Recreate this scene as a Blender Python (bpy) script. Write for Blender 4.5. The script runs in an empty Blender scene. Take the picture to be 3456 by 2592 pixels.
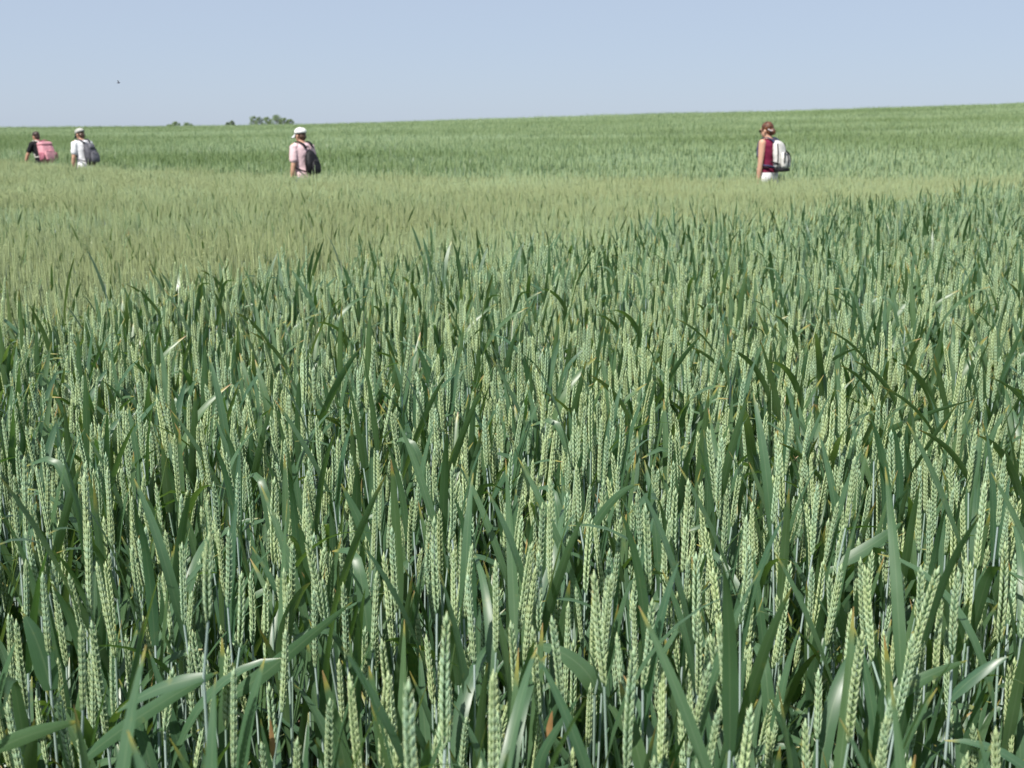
import bpy, bmesh, math, random
import numpy as np
from mathutils import Vector, Matrix

random.seed(7)
rng = np.random.default_rng(7)
R = math.radians
scene = bpy.context.scene
C = scene.collection

# ------------------------------------------------------------------ camera
EYE = 1.6
cam_d = bpy.data.cameras.new('camera')
cam = bpy.data.objects.new('camera', cam_d)
C.objects.link(cam)
cam.location = (0, 0, EYE)
PITCH = math.atan((1296 - 447) / 4000.0)
cam.rotation_euler = (R(90) - PITCH, 0, 0)
cam_d.sensor_width = 36
cam_d.lens = 4000 / 3456 * 36
cam_d.clip_start = 0.05
cam_d.clip_end = 20000
cam_d.dof.use_dof = True
cam_d.dof.focus_distance = 2.5
cam_d.dof.aperture_fstop = 9.0
scene.camera = cam

# ------------------------------------------------------------------ world, sun, exposure
SUN_EL, SUN_AZ = R(56), R(212)        # azimuth clockwise from +Y: behind the camera, a little left
w = bpy.data.worlds.new('World')
scene.world = w
w.use_nodes = True
nt = w.node_tree
bg = nt.nodes['Background']
sky = nt.nodes.new('ShaderNodeTexSky')
sky.sky_type = 'NISHITA'
sky.sun_disc = False
sky.sun_elevation = SUN_EL
sky.sun_rotation = SUN_AZ
sky.altitude = 0
sky.air_density = 0.8
sky.dust_density = 0.6
sky.ozone_density = 5.0
bg.inputs['Strength'].default_value = 0.08
veil = nt.nodes.new('ShaderNodeMix')             # an even summer haze over the whole sky
veil.data_type = 'RGBA'
veil.inputs[0].default_value = 0.74
nt.links.new(sky.outputs[0], veil.inputs[6])
veil.inputs[7].default_value = (5.2, 6.0, 7.35, 1)
nt.links.new(veil.outputs[2], bg.inputs[0])
sd = bpy.data.lights.new('sun', 'SUN')
sd.energy = 5.0
sd.angle = R(0.5)
sd.color = (1.0, 0.95, 0.87)
sun = bpy.data.objects.new('sun', sd)
C.objects.link(sun)
to_sun = Vector((math.sin(SUN_AZ) * math.cos(SUN_EL), math.cos(SUN_AZ) * math.cos(SUN_EL), math.sin(SUN_EL)))
sun.rotation_euler = to_sun.to_track_quat('Z', 'Y').to_euler()
sun.location = (0, -5, 30)
vs = scene.view_settings
vs.view_transform = 'Standard'
vs.look = 'None'
vs.exposure = 0.42
vs.gamma = 1.0
vs.use_curve_mapping = False
scene.cycles.max_bounces = 4
scene.cycles.diffuse_bounces = 2
scene.cycles.transmission_bounces = 3
scene.cycles.glossy_bounces = 1
scene.cycles.caustics_reflective = False
scene.cycles.caustics_refractive = False
scene.cycles.adaptive_threshold = 0.02

# ------------------------------------------------------------------ helpers
def tag(o, label=None, cat=None, group=None, kind=None):
    if label: o['label'] = label
    if cat: o['category'] = cat
    if group: o['group'] = group
    if kind: o['kind'] = kind
    return o

def empty(name, loc=(0, 0, 0), rz=0.0):
    o = bpy.data.objects.new(name, None)
    C.objects.link(o)
    o.location = loc
    o.rotation_euler = (0, 0, rz)
    o.empty_display_size = 0.1
    return o

class MB:
    """collects vertices, faces, material slots and two float attributes"""
    def __init__(s):
        s.v, s.f, s.m, s.t, s.r, s.w = [], [], [], [], [], []
    def add(s, v, f, m=0, t=0.0, r=0.0, w=0.0):
        b = len(s.v)
        s.v.extend(tuple(p) for p in v)
        s.f.extend(tuple(i + b for i in q) for q in f)
        s.m.extend([m] * len(f))
        n = len(v)
        s.t.extend(t if hasattr(t, '__len__') else [t] * n)
        s.r.extend([r] * n)
        s.w.extend(w if hasattr(w, '__len__') else [w] * n)
    def join(s, o, M=None):
        b = len(s.v)
        if M is None:
            s.v.extend(o.v)
        else:
            a = np.array(o.v) @ np.array(M.to_3x3()).T + np.array(M.translation)
            s.v.extend(map(tuple, a.tolist()))
        s.f.extend(tuple(i + b for i in q) for q in o.f)
        s.m.extend(o.m); s.t.extend(o.t); s.r.extend(o.r); s.w.extend(o.w)
    def mesh(s, name, mats, smooth=True):
        me = bpy.data.meshes.new(name)
        me.from_pydata(s.v, [], s.f)
        for m in mats: me.materials.append(m)
        n = len(me.polygons)
        me.polygons.foreach_set('material_index', np.array(s.m, dtype=np.int32))
        me.polygons.foreach_set('use_smooth', np.full(n, smooth))
        a = me.attributes.new('t', 'FLOAT', 'POINT'); a.data.foreach_set('value', np.array(s.t, dtype=np.float32))
        a = me.attributes.new('r', 'FLOAT', 'POINT'); a.data.foreach_set('value', np.array(s.r, dtype=np.float32))
        a = me.attributes.new('w', 'FLOAT', 'POINT'); a.data.foreach_set('value', np.array(s.w, dtype=np.float32))
        me.update()
        return me
    def build(s, name, mat, parent=None, smooth=True):
        me = s.mesh(name, mat if isinstance(mat, list) else [mat], smooth)
        o = bpy.data.objects.new(name, me)
        C.objects.link(o)
        o.parent = parent
        return o

# ------------------------------------------------------------------ materials
class NT:
    def __init__(s, name):
        s.mat = bpy.data.materials.new(name)
        s.mat.use_nodes = True
        s.n = s.mat.node_tree.nodes
        s.l = s.mat.node_tree.links
        s.bsdf = s.n['Principled BSDF']
        s.out = s.n['Material Output']
    def node(s, t, **kw):
        n = s.n.new(t)
        for k, v in kw.items(): setattr(n, k, v)
        return n
    def put(s, sock, v):
        if hasattr(v, 'is_output'): s.l.new(v, sock)
        elif isinstance(v, tuple) and len(v) == 3 and sock.type == 'RGBA': sock.default_value = (*v, 1)
        else: sock.default_value = v
    def mix(s, a, b, f):
        n = s.node('ShaderNodeMix', data_type='RGBA')
        s.put(n.inputs[0], f); s.put(n.inputs[6], a); s.put(n.inputs[7], b)
        return n.outputs[2]
    def math(s, op, a, b=0.0, c=0.0, clamp=False):
        n = s.node('ShaderNodeMath', operation=op, use_clamp=clamp)
        s.put(n.inputs[0], a); s.put(n.inputs[1], b)
        if len(n.inputs) > 2: s.put(n.inputs[2], c)
        return n.outputs[0]
    def ramp(s, f, lo, hi, a=0.0, b=1.0):
        n = s.node('ShaderNodeMapRange')
        n.interpolation_type = 'SMOOTHSTEP'
        s.put(n.inputs[0], f); s.put(n.inputs[1], lo); s.put(n.inputs[2], hi); s.put(n.inputs[3], a); s.put(n.inputs[4], b)
        return n.outputs[0]
    def attr(s, name, kind='GEOMETRY'):
        n = s.node('ShaderNodeAttribute', attribute_type=kind, attribute_name=name)
        return n.outputs['Fac']
    def noise(s, scale, detail=3.0, coord=None, rough=0.5):
        n = s.node('ShaderNodeTexNoise')
        n.inputs['Scale'].default_value = scale
        n.inputs['Detail'].default_value = detail
        n.inputs['Roughness'].default_value = rough
        if coord is None:
            g = s.node('ShaderNodeNewGeometry'); coord = g.outputs['Position']
        s.l.new(coord, n.inputs['Vector'])
        return n.outputs['Fac']
    def bump(s, h, strength, dist=0.01):
        n = s.node('ShaderNodeBump')
        n.inputs['Strength'].default_value = strength
        n.inputs['Distance'].default_value = dist
        s.l.new(h, n.inputs['Height']); s.l.new(n.outputs[0], s.bsdf.inputs['Normal'])
        return n
    def set(s, col=None, rough=0.6, spec=0.4, sheen=0.0):
        if col is not None: s.put(s.bsdf.inputs['Base Color'], col)
        s.put(s.bsdf.inputs['Roughness'], rough)
        s.put(s.bsdf.inputs['Specular IOR Level'], spec)
        if sheen: s.bsdf.inputs['Sheen Weight'].default_value = sheen
    def translucent(s, col, f):
        t = s.node('ShaderNodeBsdfTranslucent')
        s.put(t.inputs['Color'], col)
        m = s.node('ShaderNodeMixShader')
        s.put(m.inputs[0], f)
        s.l.new(s.bsdf.outputs[0], m.inputs[1]); s.l.new(t.outputs[0], m.inputs[2])
        s.l.new(m.outputs[0], s.out.inputs['Surface'])

def mat_ear():
    k = NT('wheat_ear')
    t, r, ripe, tint = k.attr('t'), k.attr('r'), k.attr('ripe', 'INSTANCER'), k.attr('tint', 'INSTANCER')
    nz = k.ramp(k.noise(26.0, 2), 0.3, 0.7)
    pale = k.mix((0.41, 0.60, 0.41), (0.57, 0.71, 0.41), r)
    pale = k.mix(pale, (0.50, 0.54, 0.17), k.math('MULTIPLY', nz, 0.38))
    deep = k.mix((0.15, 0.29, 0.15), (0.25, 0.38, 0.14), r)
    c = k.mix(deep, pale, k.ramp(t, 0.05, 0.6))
    c = k.mix(c, (0.40, 0.40, 0.16), k.math('MULTIPLY', k.ramp(t, 0.8, 1.0), 0.5))
    c = k.mix(c, (0.375, 0.425, 0.205), k.math('MULTIPLY', ripe, 0.85))
    c = k.mix(c, (0.235, 0.335, 0.135), k.math('MULTIPLY', tint, 0.9))
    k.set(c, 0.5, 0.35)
    k.translucent(k.mix(c, (0.42, 0.5, 0.12), 0.5), 0.14)
    return k.mat

def mat_leaf():
    k = NT('wheat_leaf')
    t, r, ripe, tint = k.attr('t'), k.attr('r'), k.attr('ripe', 'INSTANCER'), k.attr('tint', 'INSTANCER')
    nz = k.noise(14.0, 3)
    c = k.mix((0.050, 0.118, 0.066), (0.082, 0.150, 0.060), r)
    c = k.mix(c, (0.10, 0.19, 0.10), k.math('MULTIPLY', k.ramp(nz, 0.4, 0.75), 0.5))
    c = k.mix(c, (0.17, 0.225, 0.09), k.math('MULTIPLY', ripe, 0.75))
    c = k.mix(c, (0.085, 0.155, 0.042), k.math('MULTIPLY', tint, 0.7))
    wv = k.attr('w')
    vein = k.math('MULTIPLY_ADD', k.math('SINE', k.math('MULTIPLY', wv, 26.0)), 0.5, 0.5)
    c = k.mix(c, (0.13, 0.22, 0.12), k.math('MULTIPLY', vein, 0.12))
    c = k.mix(c, (0.16, 0.24, 0.13), k.math('MULTIPLY', k.ramp(k.math('ABSOLUTE', wv), 0.04, 0.12, 1.0, 0.0), 0.45))
    blot = k.ramp(k.noise(38.0, 3), 0.64, 0.76)
    c = k.mix(c, (0.25, 0.27, 0.08), k.math('MULTIPLY', blot, 0.35))
    edge = k.math('ADD', t, k.math('MULTIPLY', k.math('SUBTRACT', nz, 0.5), 0.25))
    edge = k.math('ADD', edge, k.math('MULTIPLY', k.math('SUBTRACT', r, 0.5), 0.10))
    c = k.mix(c, (0.30, 0.29, 0.07), k.ramp(edge, 0.90, 0.98))
    c = k.mix(c, (0.36, 0.23, 0.10), k.ramp(edge, 0.97, 1.03))
    k.set(c, k.math('MULTIPLY_ADD', nz, 0.3, 0.25), 0.6)
    tc = k.mix((0.12, 0.27, 0.03), (0.20, 0.31, 0.04), r)
    k.translucent(tc, 0.30)
    return k.mat

def mat_stem():
    k = NT('wheat_stem')
    t, r, ripe = k.attr('t'), k.attr('r'), k.attr('ripe', 'INSTANCER')
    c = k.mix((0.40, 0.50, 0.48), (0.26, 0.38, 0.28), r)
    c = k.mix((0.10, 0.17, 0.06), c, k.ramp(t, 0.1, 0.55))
    c = k.mix(c, (0.22, 0.25, 0.10), k.math('MULTIPLY', ripe, 0.6))
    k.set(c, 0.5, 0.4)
    return k.mat

def mat_soil():
    k = NT('soil')
    a = k.noise(3.0, 6); b = k.noise(40.0, 4)
    c = k.mix((0.10, 0.070, 0.045), (0.17, 0.125, 0.08), a)
    c = k.mix(c, (0.07, 0.10, 0.04), k.ramp(b, 0.5, 0.7))
    k.set(c, 0.9, 0.2)
    k.bump(b, 0.7, 0.03)
    return k.mat

def mat_cloth(name, col, rough=0.85, var=0.12, weave=60.0):
    k = NT(name)
    g = k.node('ShaderNodeTexCoord').outputs['Object']
    a = k.noise(6.0, 4, g)
    dark = tuple(x * (1 - var) for x in col)
    lite = tuple(min(1, x * (1 + var)) for x in col)
    k.set(k.mix(dark, lite, k.ramp(a, 0.3, 0.7)), rough, 0.25)
    b = k.noise(9.0, 3, g)
    k.bump(b, 0.6, 0.03)
    return k.mat

def mat_skin(name, col):
    k = NT(name)
    g = k.node('ShaderNodeTexCoord').outputs['Object']
    a = k.noise(12.0, 3, g)
    k.set(k.mix(tuple(x * 0.88 for x in col), col, a), 0.5, 0.4)
    k.bsdf.inputs['Subsurface Weight'].default_value = 0.08
    k.bsdf.inputs['Subsurface Radius'].default_value = (0.02, 0.008, 0.004)
    return k.mat

def mat_hair(name, a, b):
    k = NT(name)
    g = k.node('ShaderNodeTexCoord').outputs['Object']
    n = k.noise(45.0, 4, g)
    k.set(k.mix(a, b, k.ramp(n, 0.35, 0.65)), 0.42, 0.5)
    k.bump(n, 0.8, 0.01)
    return k.mat

def mat_dry():
    k = NT('dry_leaf')
    n = k.noise(60.0, 3)
    k.set(k.mix((0.30, 0.17, 0.07), (0.50, 0.30, 0.14), n), 0.7, 0.2)
    k.translucent((0.4, 0.22, 0.08), .2)
    return k.mat
M_EAR, M_LEAF, M_STEM, M_SOIL, M_DRY = mat_ear(), mat_leaf(), mat_stem(), mat_soil(), mat_dry()
WMATS = [M_EAR, M_LEAF, M_STEM]

# ------------------------------------------------------------------ terrain
def path_y(x):                                   # the line the walkers follow through the wheat
    x = np.asarray(x, dtype=float)
    q = np.clip((-3.6 - x) / 1.5, -40, 40)
    return 18.9 + 1.25 * 1.5 * np.log1p(np.exp(q))

def S(u):
    u = np.asarray(u, dtype=float)
    a = np.where(u < 0.7, u, u - 1.6 * (u - 0.7) ** 2)
    ub = 1.169
    a = np.where(u > ub, 0.817 - 0.5 * (u - ub), a)
    return np.maximum(np.where(u < 0, 0, a), -1.6)

def terrain(x, y):
    x = np.asarray(x, dtype=float); y = np.asarray(y, dtype=float)
    p = np.minimum(path_y(x), 30) + 0.6
    u = (y - p) / (95.0 - p)
    t = np.clip(x / 95.0 / 0.432, -1.3, 1.8)
    e = 0.0083 + 0.0105 * t + 0.0037 * t * t
    A = (95 * e + 0.7) / 0.856
    return A * S(u)

def lin(a, b, n): return list(np.linspace(a, b, n))
xs = sorted(set([-6000, -3000, -1500, -800, -400, -200] + lin(-110, 110, 111) + [200, 400, 800, 1500, 3000, 6000]))
ys = sorted(set([-3000, -800, -200, -60, -20] + lin(-6, 120, 127) + lin(125, 300, 36) + [340, 400, 600, 1000, 2000, 4000, 8000]))
X, Y = np.meshgrid(xs, ys)
Z = terrain(X, Y)
gm = MB()
nx = len(xs)
gm.add(np.stack([X.ravel(), Y.ravel(), Z.ravel()], 1).tolist(),
       [(j * nx + i, j * nx + i + 1, (j + 1) * nx + i + 1, (j + 1) * nx + i) for j in range(len(ys) - 1) for i in range(nx - 1)])
ground = gm.build('ground', M_SOIL)
tag(ground, 'brown soil of the wheat field rising to a low ridge', 'ground', kind='structure')

# ------------------------------------------------------------------ wheat plants
def unit(v): return v / (np.linalg.norm(v) + 1e-12)

def tube(mb, pts, rad, sides, mat, t0=0.0, t1=1.0, r=0.0, cap=True):
    pts = [np.array(p, float) for p in pts]
    n = len(pts)
    V, T = [], []
    up = np.array([0.31, 0.95, 0.05])
    for i, p in enumerate(pts):
        d = unit(pts[min(i + 1, n - 1)] - pts[max(i - 1, 0)])
        a = unit(np.cross(d, up)); b = np.cross(d, a)
        for k in range(sides):
            th = 2 * math.pi * k / sides
            V.append(p + rad[i] * (a * math.cos(th) + b * math.sin(th)))
            T.append(t0 + (t1 - t0) * i / (n - 1))
    F = [(i * sides + k, i * sides + (k + 1) % sides, (i + 1) * sides + (k + 1) % sides, (i + 1) * sides + k)
         for i in range(n - 1) for k in range(sides)]
    if cap:
        F.append(tuple(range(sides))[::-1]); F.append(tuple((n - 1) * sides + k for k in range(sides)))
    mb.add([tuple(x) for x in V], F, mat, T, r)

def grain(mb, base, axis, length, wa, wb, va, sides, prof, r, spike=0.0):
    """a husk: pointed, bellied, wa wide along va and wb thick"""
    axis = unit(axis); va = unit(va - axis * np.dot(va, axis)); vb = np.cross(axis, va)
    V, T, F = [], [], []
    for s, q in prof:
        for k in range(sides):
            th = 2 * math.pi * k / sides
            V.append(base + axis * length * s + va * (wa * q * math.cos(th)) + vb * (wb * q * math.sin(th)))
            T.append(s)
    tip = base + axis * length * (1 + spike)
    V.append(tip); T.append(1.0)
    n = len(prof)
    for i in range(n - 1):
        for k in range(sides):
            F.append((i * sides + k, i * sides + (k + 1) % sides, (i + 1) * sides + (k + 1) % sides, (i + 1) * sides + k))
    for k in range(sides):
        F.append(((n - 1) * sides + k, (n - 1) * sides + (k + 1) % sides, n * sides))
    mb.add([tuple(x) for x in V], F, 0, T, r)

PROF = [(0.0, 0.4), (0.28, 0.92), (0.6, 0.9), (0.9, 0.28)]
PROF_MID = [(0.0, 0.4), (0.45, 1.0), (0.85, 0.4)]

def make_ear(mb, base, axis, length, ang, lod, r, rs, fat=1.0):
    """two ranks of overlapping spikelets on a slightly bowed axis"""
    axis = unit(axis)
    u0 = unit(np.cross(axis, np.array([math.cos(ang), math.sin(ang), 0.13])))
    bow = (rs.random() - 0.5) * 0.10
    if lod == 2:
        v0 = np.cross(axis, u0)
        nst = 5
        for q in range(nst):
            V, F, T = [], [], []
            e = fat * (1.0 if 0 < q < nst - 1 else 0.8)
            for s_, w_ in ((q - .15, .50), (q + .8, 1.0), (q + 1.35, .42)):
                for k in range(4):
                    th = math.pi / 2 * k + q * 0.8
                    V.append(base + axis * length * s_ / nst + (u0 * math.cos(th) * 0.0073 + v0 * math.sin(th) * 0.0060) * w_ * e)
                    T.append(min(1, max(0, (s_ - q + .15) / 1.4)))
            for i in range(2):
                for k in range(4):
                    F.append((i * 4 + k, i * 4 + (k + 1) % 4, i * 4 + 4 + (k + 1) % 4, i * 4 + 4 + k))
            mb.add([tuple(x) for x in V], F, 0, T, r)
        return
    step = 0.0047 if lod == 0 else 0.0068
    n = int(length / step)
    for i in range(n + 1):
        s = i / n
        side = 1 if i % 2 else -1
        p = base + axis * (length - 0.009) * s + u0 * bow * length * math.sin(s * math.pi) * 0.35
        ax = unit(axis + u0 * bow * math.cos(s * math.pi) * 0.7)
        u = u0; v = np.cross(ax, u)
        env = (0.62 + 0.38 * min(1, s / 0.15)) * (1.0 - 0.42 * max(0, (s - 0.6) / 0.4) ** 1.6) * fat
        L = 0.0118 * (0.85 + 0.15 * env) * (1 + 0.12 * (rs.random() - .5))
        if i == n:
            grain(mb, p, ax, 0.010, 0.0026, 0.0026, u, 5 if lod == 0 else 4, PROF_MID, r, 0.3)
            continue
        if lod == 0:
            rr = min(1, max(0, r + 0.35 * (rs.random() - .5)))
            o = p + u * side * 0.0022 * env
            grain(mb, o + u * side * 0.0012 * env, ax + u * side * 0.19, L, 0.0026 * env, 0.0028 * env, u, 5, PROF, rr, 0.22)
            for q in (-1, 1):
                grain(mb, o + v * q * 0.0018 * env - ax * 0.0006, ax + u * side * (0.12 + 0.1 * rs.random()) + v * q * 0.18,
                      L * 0.93, 0.0023 * env, 0.0026 * env, u, 4, PROF_MID, rr, 0.25)
        else:
            o = p + u * side * 0.0024 * env
            grain(mb, o, ax + u * side * 0.27, L * 1.25, 0.0036 * env, 0.0046 * env, u, 4, PROF_MID, r, 0.15)

def leaf_strip(mb, pts, widths, wdirs, r, keel=0.22, flat=False):
    V, T, F = [], [], []
    n = len(pts)
    for i in range(n):
        t = i / (n - 1)
        d = unit(pts[min(i + 1, n - 1)] - pts[max(i - 1, 0)])
        wv = unit(wdirs[i] - d * np.dot(wdirs[i], d))
        nn = np.cross(d, wv)
        h = widths[i] * 0.5
        if flat:
            V += [pts[i] - wv * h, pts[i] + wv * h]; T += [t, t]
        else:
            V += [pts[i] - wv * h, pts[i] - nn * h * keel, pts[i] + wv * h]; T += [t, t, t]
    m = 2 if flat else 3
    for i in range(n - 1):
        for k in range(m - 1):
            F.append((i * m + k, i * m + k + 1, (i + 1) * m + k + 1, (i + 1) * m + k))
    mb.add([tuple(x) for x in V], F, 1, T, r, ([-1, 1] if flat else [-1, 0, 1]) * n)

def leaf_width(t, W):
    return W * (0.62 + 0.38 * min(1, t / 0.22)) * max(0.02, (1 - t ** 2.6)) ** 0.75

def make_leaf(mb, base, az, th0, bend, length, W, twist, n, r, rs, power=1.6, kink=None, flat=False):
    p = np.array(base, float)
    pts, wd, ws = [p.copy()], [], []
    az_d = (rs.random() - .5) * 0.5
    for i in range(n + 1):
        t = i / n
        th = th0 + bend * t ** power
        if kink: th += kink[1] * min(1.0, max(0.0, (t - kink[0]) / 0.22))
        a = az + az_d * t
        d = np.array([math.sin(th) * math.cos(a), math.sin(th) * math.sin(a), math.cos(th)])
        side = np.array([-math.sin(a), math.cos(a), 0.0])
        nn = np.cross(d, side)
        tw = twist * t
        wd.append(side * math.cos(tw) + nn * math.sin(tw))
        ws.append(leaf_width(t, W))
        if i < n:
            p = p + d * length / n
            pts.append(p.copy())
    leaf_strip(mb, pts, ws, wd, r, flat=flat)

def make_plant(rs, lod, ripe=False, leafy=1.0):
    """dict of parts; total height about 0.9 m"""
    H = 0.80 + 0.055 * rs.standard_normal()
    H = min(0.90, max(0.68, H))
    lean_a = rs.random() * 6.283; lean = abs(rs.standard_normal()) * 0.045
    r = rs.random()
    def stem_at(z):
        s = z / H
        q = lean * H * s * s
        return np.array([math.cos(lean_a) * q, math.sin(lean_a) * q, z])
    parts = {'stem': MB(), 'ear': MB(), 'leaf': []}
    nseg = {0: 6, 1: 3, 2: 2}[lod]
    zs = [H * i / nseg for i in range(nseg + 1)] if lod < 2 else [0.35, 0.6, H]
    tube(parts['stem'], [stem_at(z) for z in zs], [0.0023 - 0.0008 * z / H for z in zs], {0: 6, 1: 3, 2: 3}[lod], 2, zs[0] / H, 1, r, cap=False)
    if lod == 0:                                 # nodes and the leaf collar
        for z in (0.30, 0.52):
            tube(parts['stem'], [stem_at(z - .004), stem_at(z), stem_at(z + .004)], [0.0022, 0.0031, 0.0021], 6, 2, 0.15, 0.15, r, cap=False)
    ax = unit(unit(stem_at(H) - stem_at(H - 0.06)) + 0.075 * rs.standard_normal(3) * np.array([1, 1, 0]))
    el = 0.120 + 0.02 * rs.standard_normal()
    el = min(0.155, max(0.08, el))
    make_ear(parts['ear'], stem_at(H), ax, el, rs.random() * 6.283, lod, r, rs, 0.60 + 0.18 * rs.random())
    az = rs.random() * 6.283
    n = {0: 9, 1: 5, 2: 3}[lod]
    if rs.random() < leafy:                      # flag leaf
        z0 = H - (0.02 + 0.11 * rs.random())
        q = rs.random()
        if q < 0.76: th0, bend, kink = 0.08 + 0.28 * rs.random(), 0.05 + 0.4 * rs.random(), None
        elif q < 0.93: th0, bend, kink = 0.25 + 0.3 * rs.random(), 0.7 + 0.8 * rs.random(), None
        else: th0, bend, kink = 0.15 + 0.3 * rs.random(), 0.2, (0.45 + 0.2 * rs.random(), 0.9 + 0.8 * rs.random())
        m = MB()
        make_leaf(m, stem_at(z0), az, th0, bend, 0.17 + 0.10 * rs.random(), (0.014 + 0.008 * rs.random()) * (0.7 if lod == 2 else 1),
                  (rs.random() - .5) * 2.4, n, min(1, max(0, r + .4 * (rs.random() - .5))), rs, kink=kink, flat=lod > 0)
        parts['leaf'].append(m)
        if lod < 2 and rs.random() < 0.8:        # blade of a late side shoot
            m = MB()
            make_leaf(m, stem_at(H - 0.16 - 0.08 * rs.random()), az + 2.0 + 2.0 * rs.random(), 0.06 + 0.25 * rs.random(), 0.1 + 0.5 * rs.random(), 0.19 + 0.09 * rs.random(),
                      0.013 + 0.007 * rs.random(), (rs.random() - .5) * 3, n, rs.random(), rs, flat=lod > 0)
            parts['leaf'].append(m)
    lower = [(0.50, 0.22)] if lod == 2 else [(0.50, 0.23), (0.33, 0.24)] if lod == 0 else [(0.48, 0.23), (0.33, 0.24)]
    for z0, L in lower:
        az += 2.6 + rs.random()
        m = MB()
        make_leaf(m, stem_at(z0 + 0.06 * rs.random()), az, 0.25 + 0.3 * rs.random(), 0.3 + 0.9 * rs.random(), L + 0.05 * rs.random(),
                  0.013 + 0.005 * rs.random(), (rs.random() - .5) * 2, n, r, rs, flat=lod > 0)
        parts['leaf'].append(m)
    return parts

def joined(parts):
    m = MB()
    m.join(parts['stem']); m.join(parts['ear'])
    for q in parts['leaf']: m.join(q)
    return m

src = bpy.data.collections.new('wheat_source')   # prototypes for the field, not in the scene
variants = []
def add_variant(mb):
    me = mb.mesh('wheat_prototype', WMATS)
    o = bpy.data.objects.new('prototype_%03d' % len(variants), me)
    src.objects.link(o)
    variants.append(o)
    return len(variants) - 1

N0 = 22
plants0 = [make_plant(rng, 0, leafy=1.0) for _ in range(N0)]
idx0 = [add_variant(joined(p)) for p in plants0]

DENS = 345.0
def make_patch(size, lod, leafy, dens=DENS, hvar=0.05):
    n = int(size * size * dens)
    g = int(math.ceil(math.sqrt(n)))
    mb = MB()
    pool = [joined(make_plant(rng, lod, leafy=leafy)) for _ in range({0: 14, 1: 30, 2: 60}[lod])]
    cells = [(i, j) for i in range(g) for j in range(g)]
    for i, j in cells:
        x = (i + rng.random()) / g - 0.5; y = (j + rng.random()) / g - 0.5
        s = 1 + hvar * rng.standard_normal()
        M = Matrix.Translation((x * size, y * size, 0)) @ Matrix.Rotation(rng.random() * 6.283, 4, 'Z') @ Matrix.Scale(s, 4)
        mb.join(pool[int(rng.random() * len(pool))], M)
    return mb
P0 = 0.30
idx0p = [add_variant(make_patch(P0, 0, 1.0)) for _ in range(8)]
P1 = 0.30
idx1_leafy = [add_variant(make_patch(P1, 1, 1.0)) for _ in range(9)]
idx1_bare = [add_variant(make_patch(P1, 1, 0.15, 500, 0.035)) for _ in range(9)]
P2 = 0.5
idx2_leafy = [add_variant(make_patch(P2, 2, 0.6, 400)) for _ in range(8)]
idx2_bare = [add_variant(make_patch(P2, 2, 0.1, 500, 0.025)) for _ in range(8)]
P3 = 1.0
idx3 = [add_variant(make_patch(P3, 2, 0.6, 360)) for _ in range(6)]

# low-frequency field of numbers, for height and colour of the crop
_ph = rng.random((24, 2)) * 6.283
def wave(x, y, scale, seed, aspect=1.0):
    rs = np.random.default_rng(seed)
    v = 0
    for k in range(9):
        a = rs.random() * 6.283; f = (0.5 + 1.5 * rs.random()) / scale
        v = v + np.sin((x * math.cos(a) / aspect + y * math.sin(a)) * f * 6.283 + rs.random() * 6.283)
    return v / 3.0

def near_edge(x, y):           # >0 beyond the diagonal edge of the taller blue-green wheat
    return ((x + 2.0) * -11.2 + (y - 4.0) * 8.8) / 14.24

def zones(x, y):
    s1 = near_edge(x, y) + 0.22 * wave(x, y, 1.2, 3)
    beyond = y - path_y(x)
    mid = np.clip(s1 / 0.6 + 0.3, 0, 1) * np.clip(0.6 - beyond / 1.4, 0, 1)
    far = np.clip(beyond / 2.0, 0, 1)
    return mid, far

def crop_scale(x, y):
    mid, far = zones(x, y)
    return 1.0 - 0.055 * mid + 0.03 * np.exp(-(near_edge(x, y) / 0.8) ** 2) * (1 - mid) + 0.035 * wave(x, y, 2.2, 5) * 0.6 + 0.11 * wave(x, y, 8.0, 8, 5.0) * far

def inside(x, y, m=1.6):
    return (np.abs(x) < 0.455 * np.maximum(y, 0) + m)

def near_path(x, y, half=0.22):
    return np.abs(y - path_y(x)) < half * np.sqrt(1 + 1.2 * (x < -3.5))

D0, D1, D2, D3 = 2.6, 5.0, 14.0, 34.0
pts, rots, scls, idxs, ripes, tints = [], [], [], [], [], []
def put(x, y, rz, sc, ids, tilt=0.0):
    mid, far = zones(x, y)
    z = terrain(x, y)
    n = len(x)
    pts.append(np.stack([x, y, z], 1))
    rots.append(np.stack([rng.standard_normal(n) * tilt, rng.standard_normal(n) * tilt, rz], 1))
    scls.append(sc)
    idxs.append(ids)
    ripes.append(np.clip(mid * (0.85 + 0.3 * wave(x, y, 3.0, 21)), 0, 1))
    tints.append(np.clip(far * (0.45 + 0.5 * np.exp(-np.maximum(y - path_y(x), 0) / 6.0)) + 0.5 * wave(x, y, 7.0, 31, 6.0) * far + 0.2 * (rng.random(n) - .5), 0, 1))

# near plants, one by one
sp = 1 / math.sqrt(DENS)
gx, gy = np.meshgrid(np.arange(-6, 6, sp), np.arange(-1.4, D0 + 0.5, sp))
x = (gx + (rng.random(gx.shape) - .5) * sp * 1.25).ravel(); y = (gy + (rng.random(gx.shape) - .5) * sp * 1.25).ravel()
keep = inside(x, y, 1.3) & (np.hypot(x, y + 0.15) > 0.38) & (np.hypot(x, y) < D0)
x, y = x[keep], y[keep]
n = len(x)
rz = rng.random(n) * 6.283
sc = crop_scale(x, y) * (1 + 0.045 * rng.standard_normal(n))
ids = rng.integers(0, N0, n)
tx, ty = rng.standard_normal(n) * 0.035, rng.standard_normal(n) * 0.035

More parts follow.
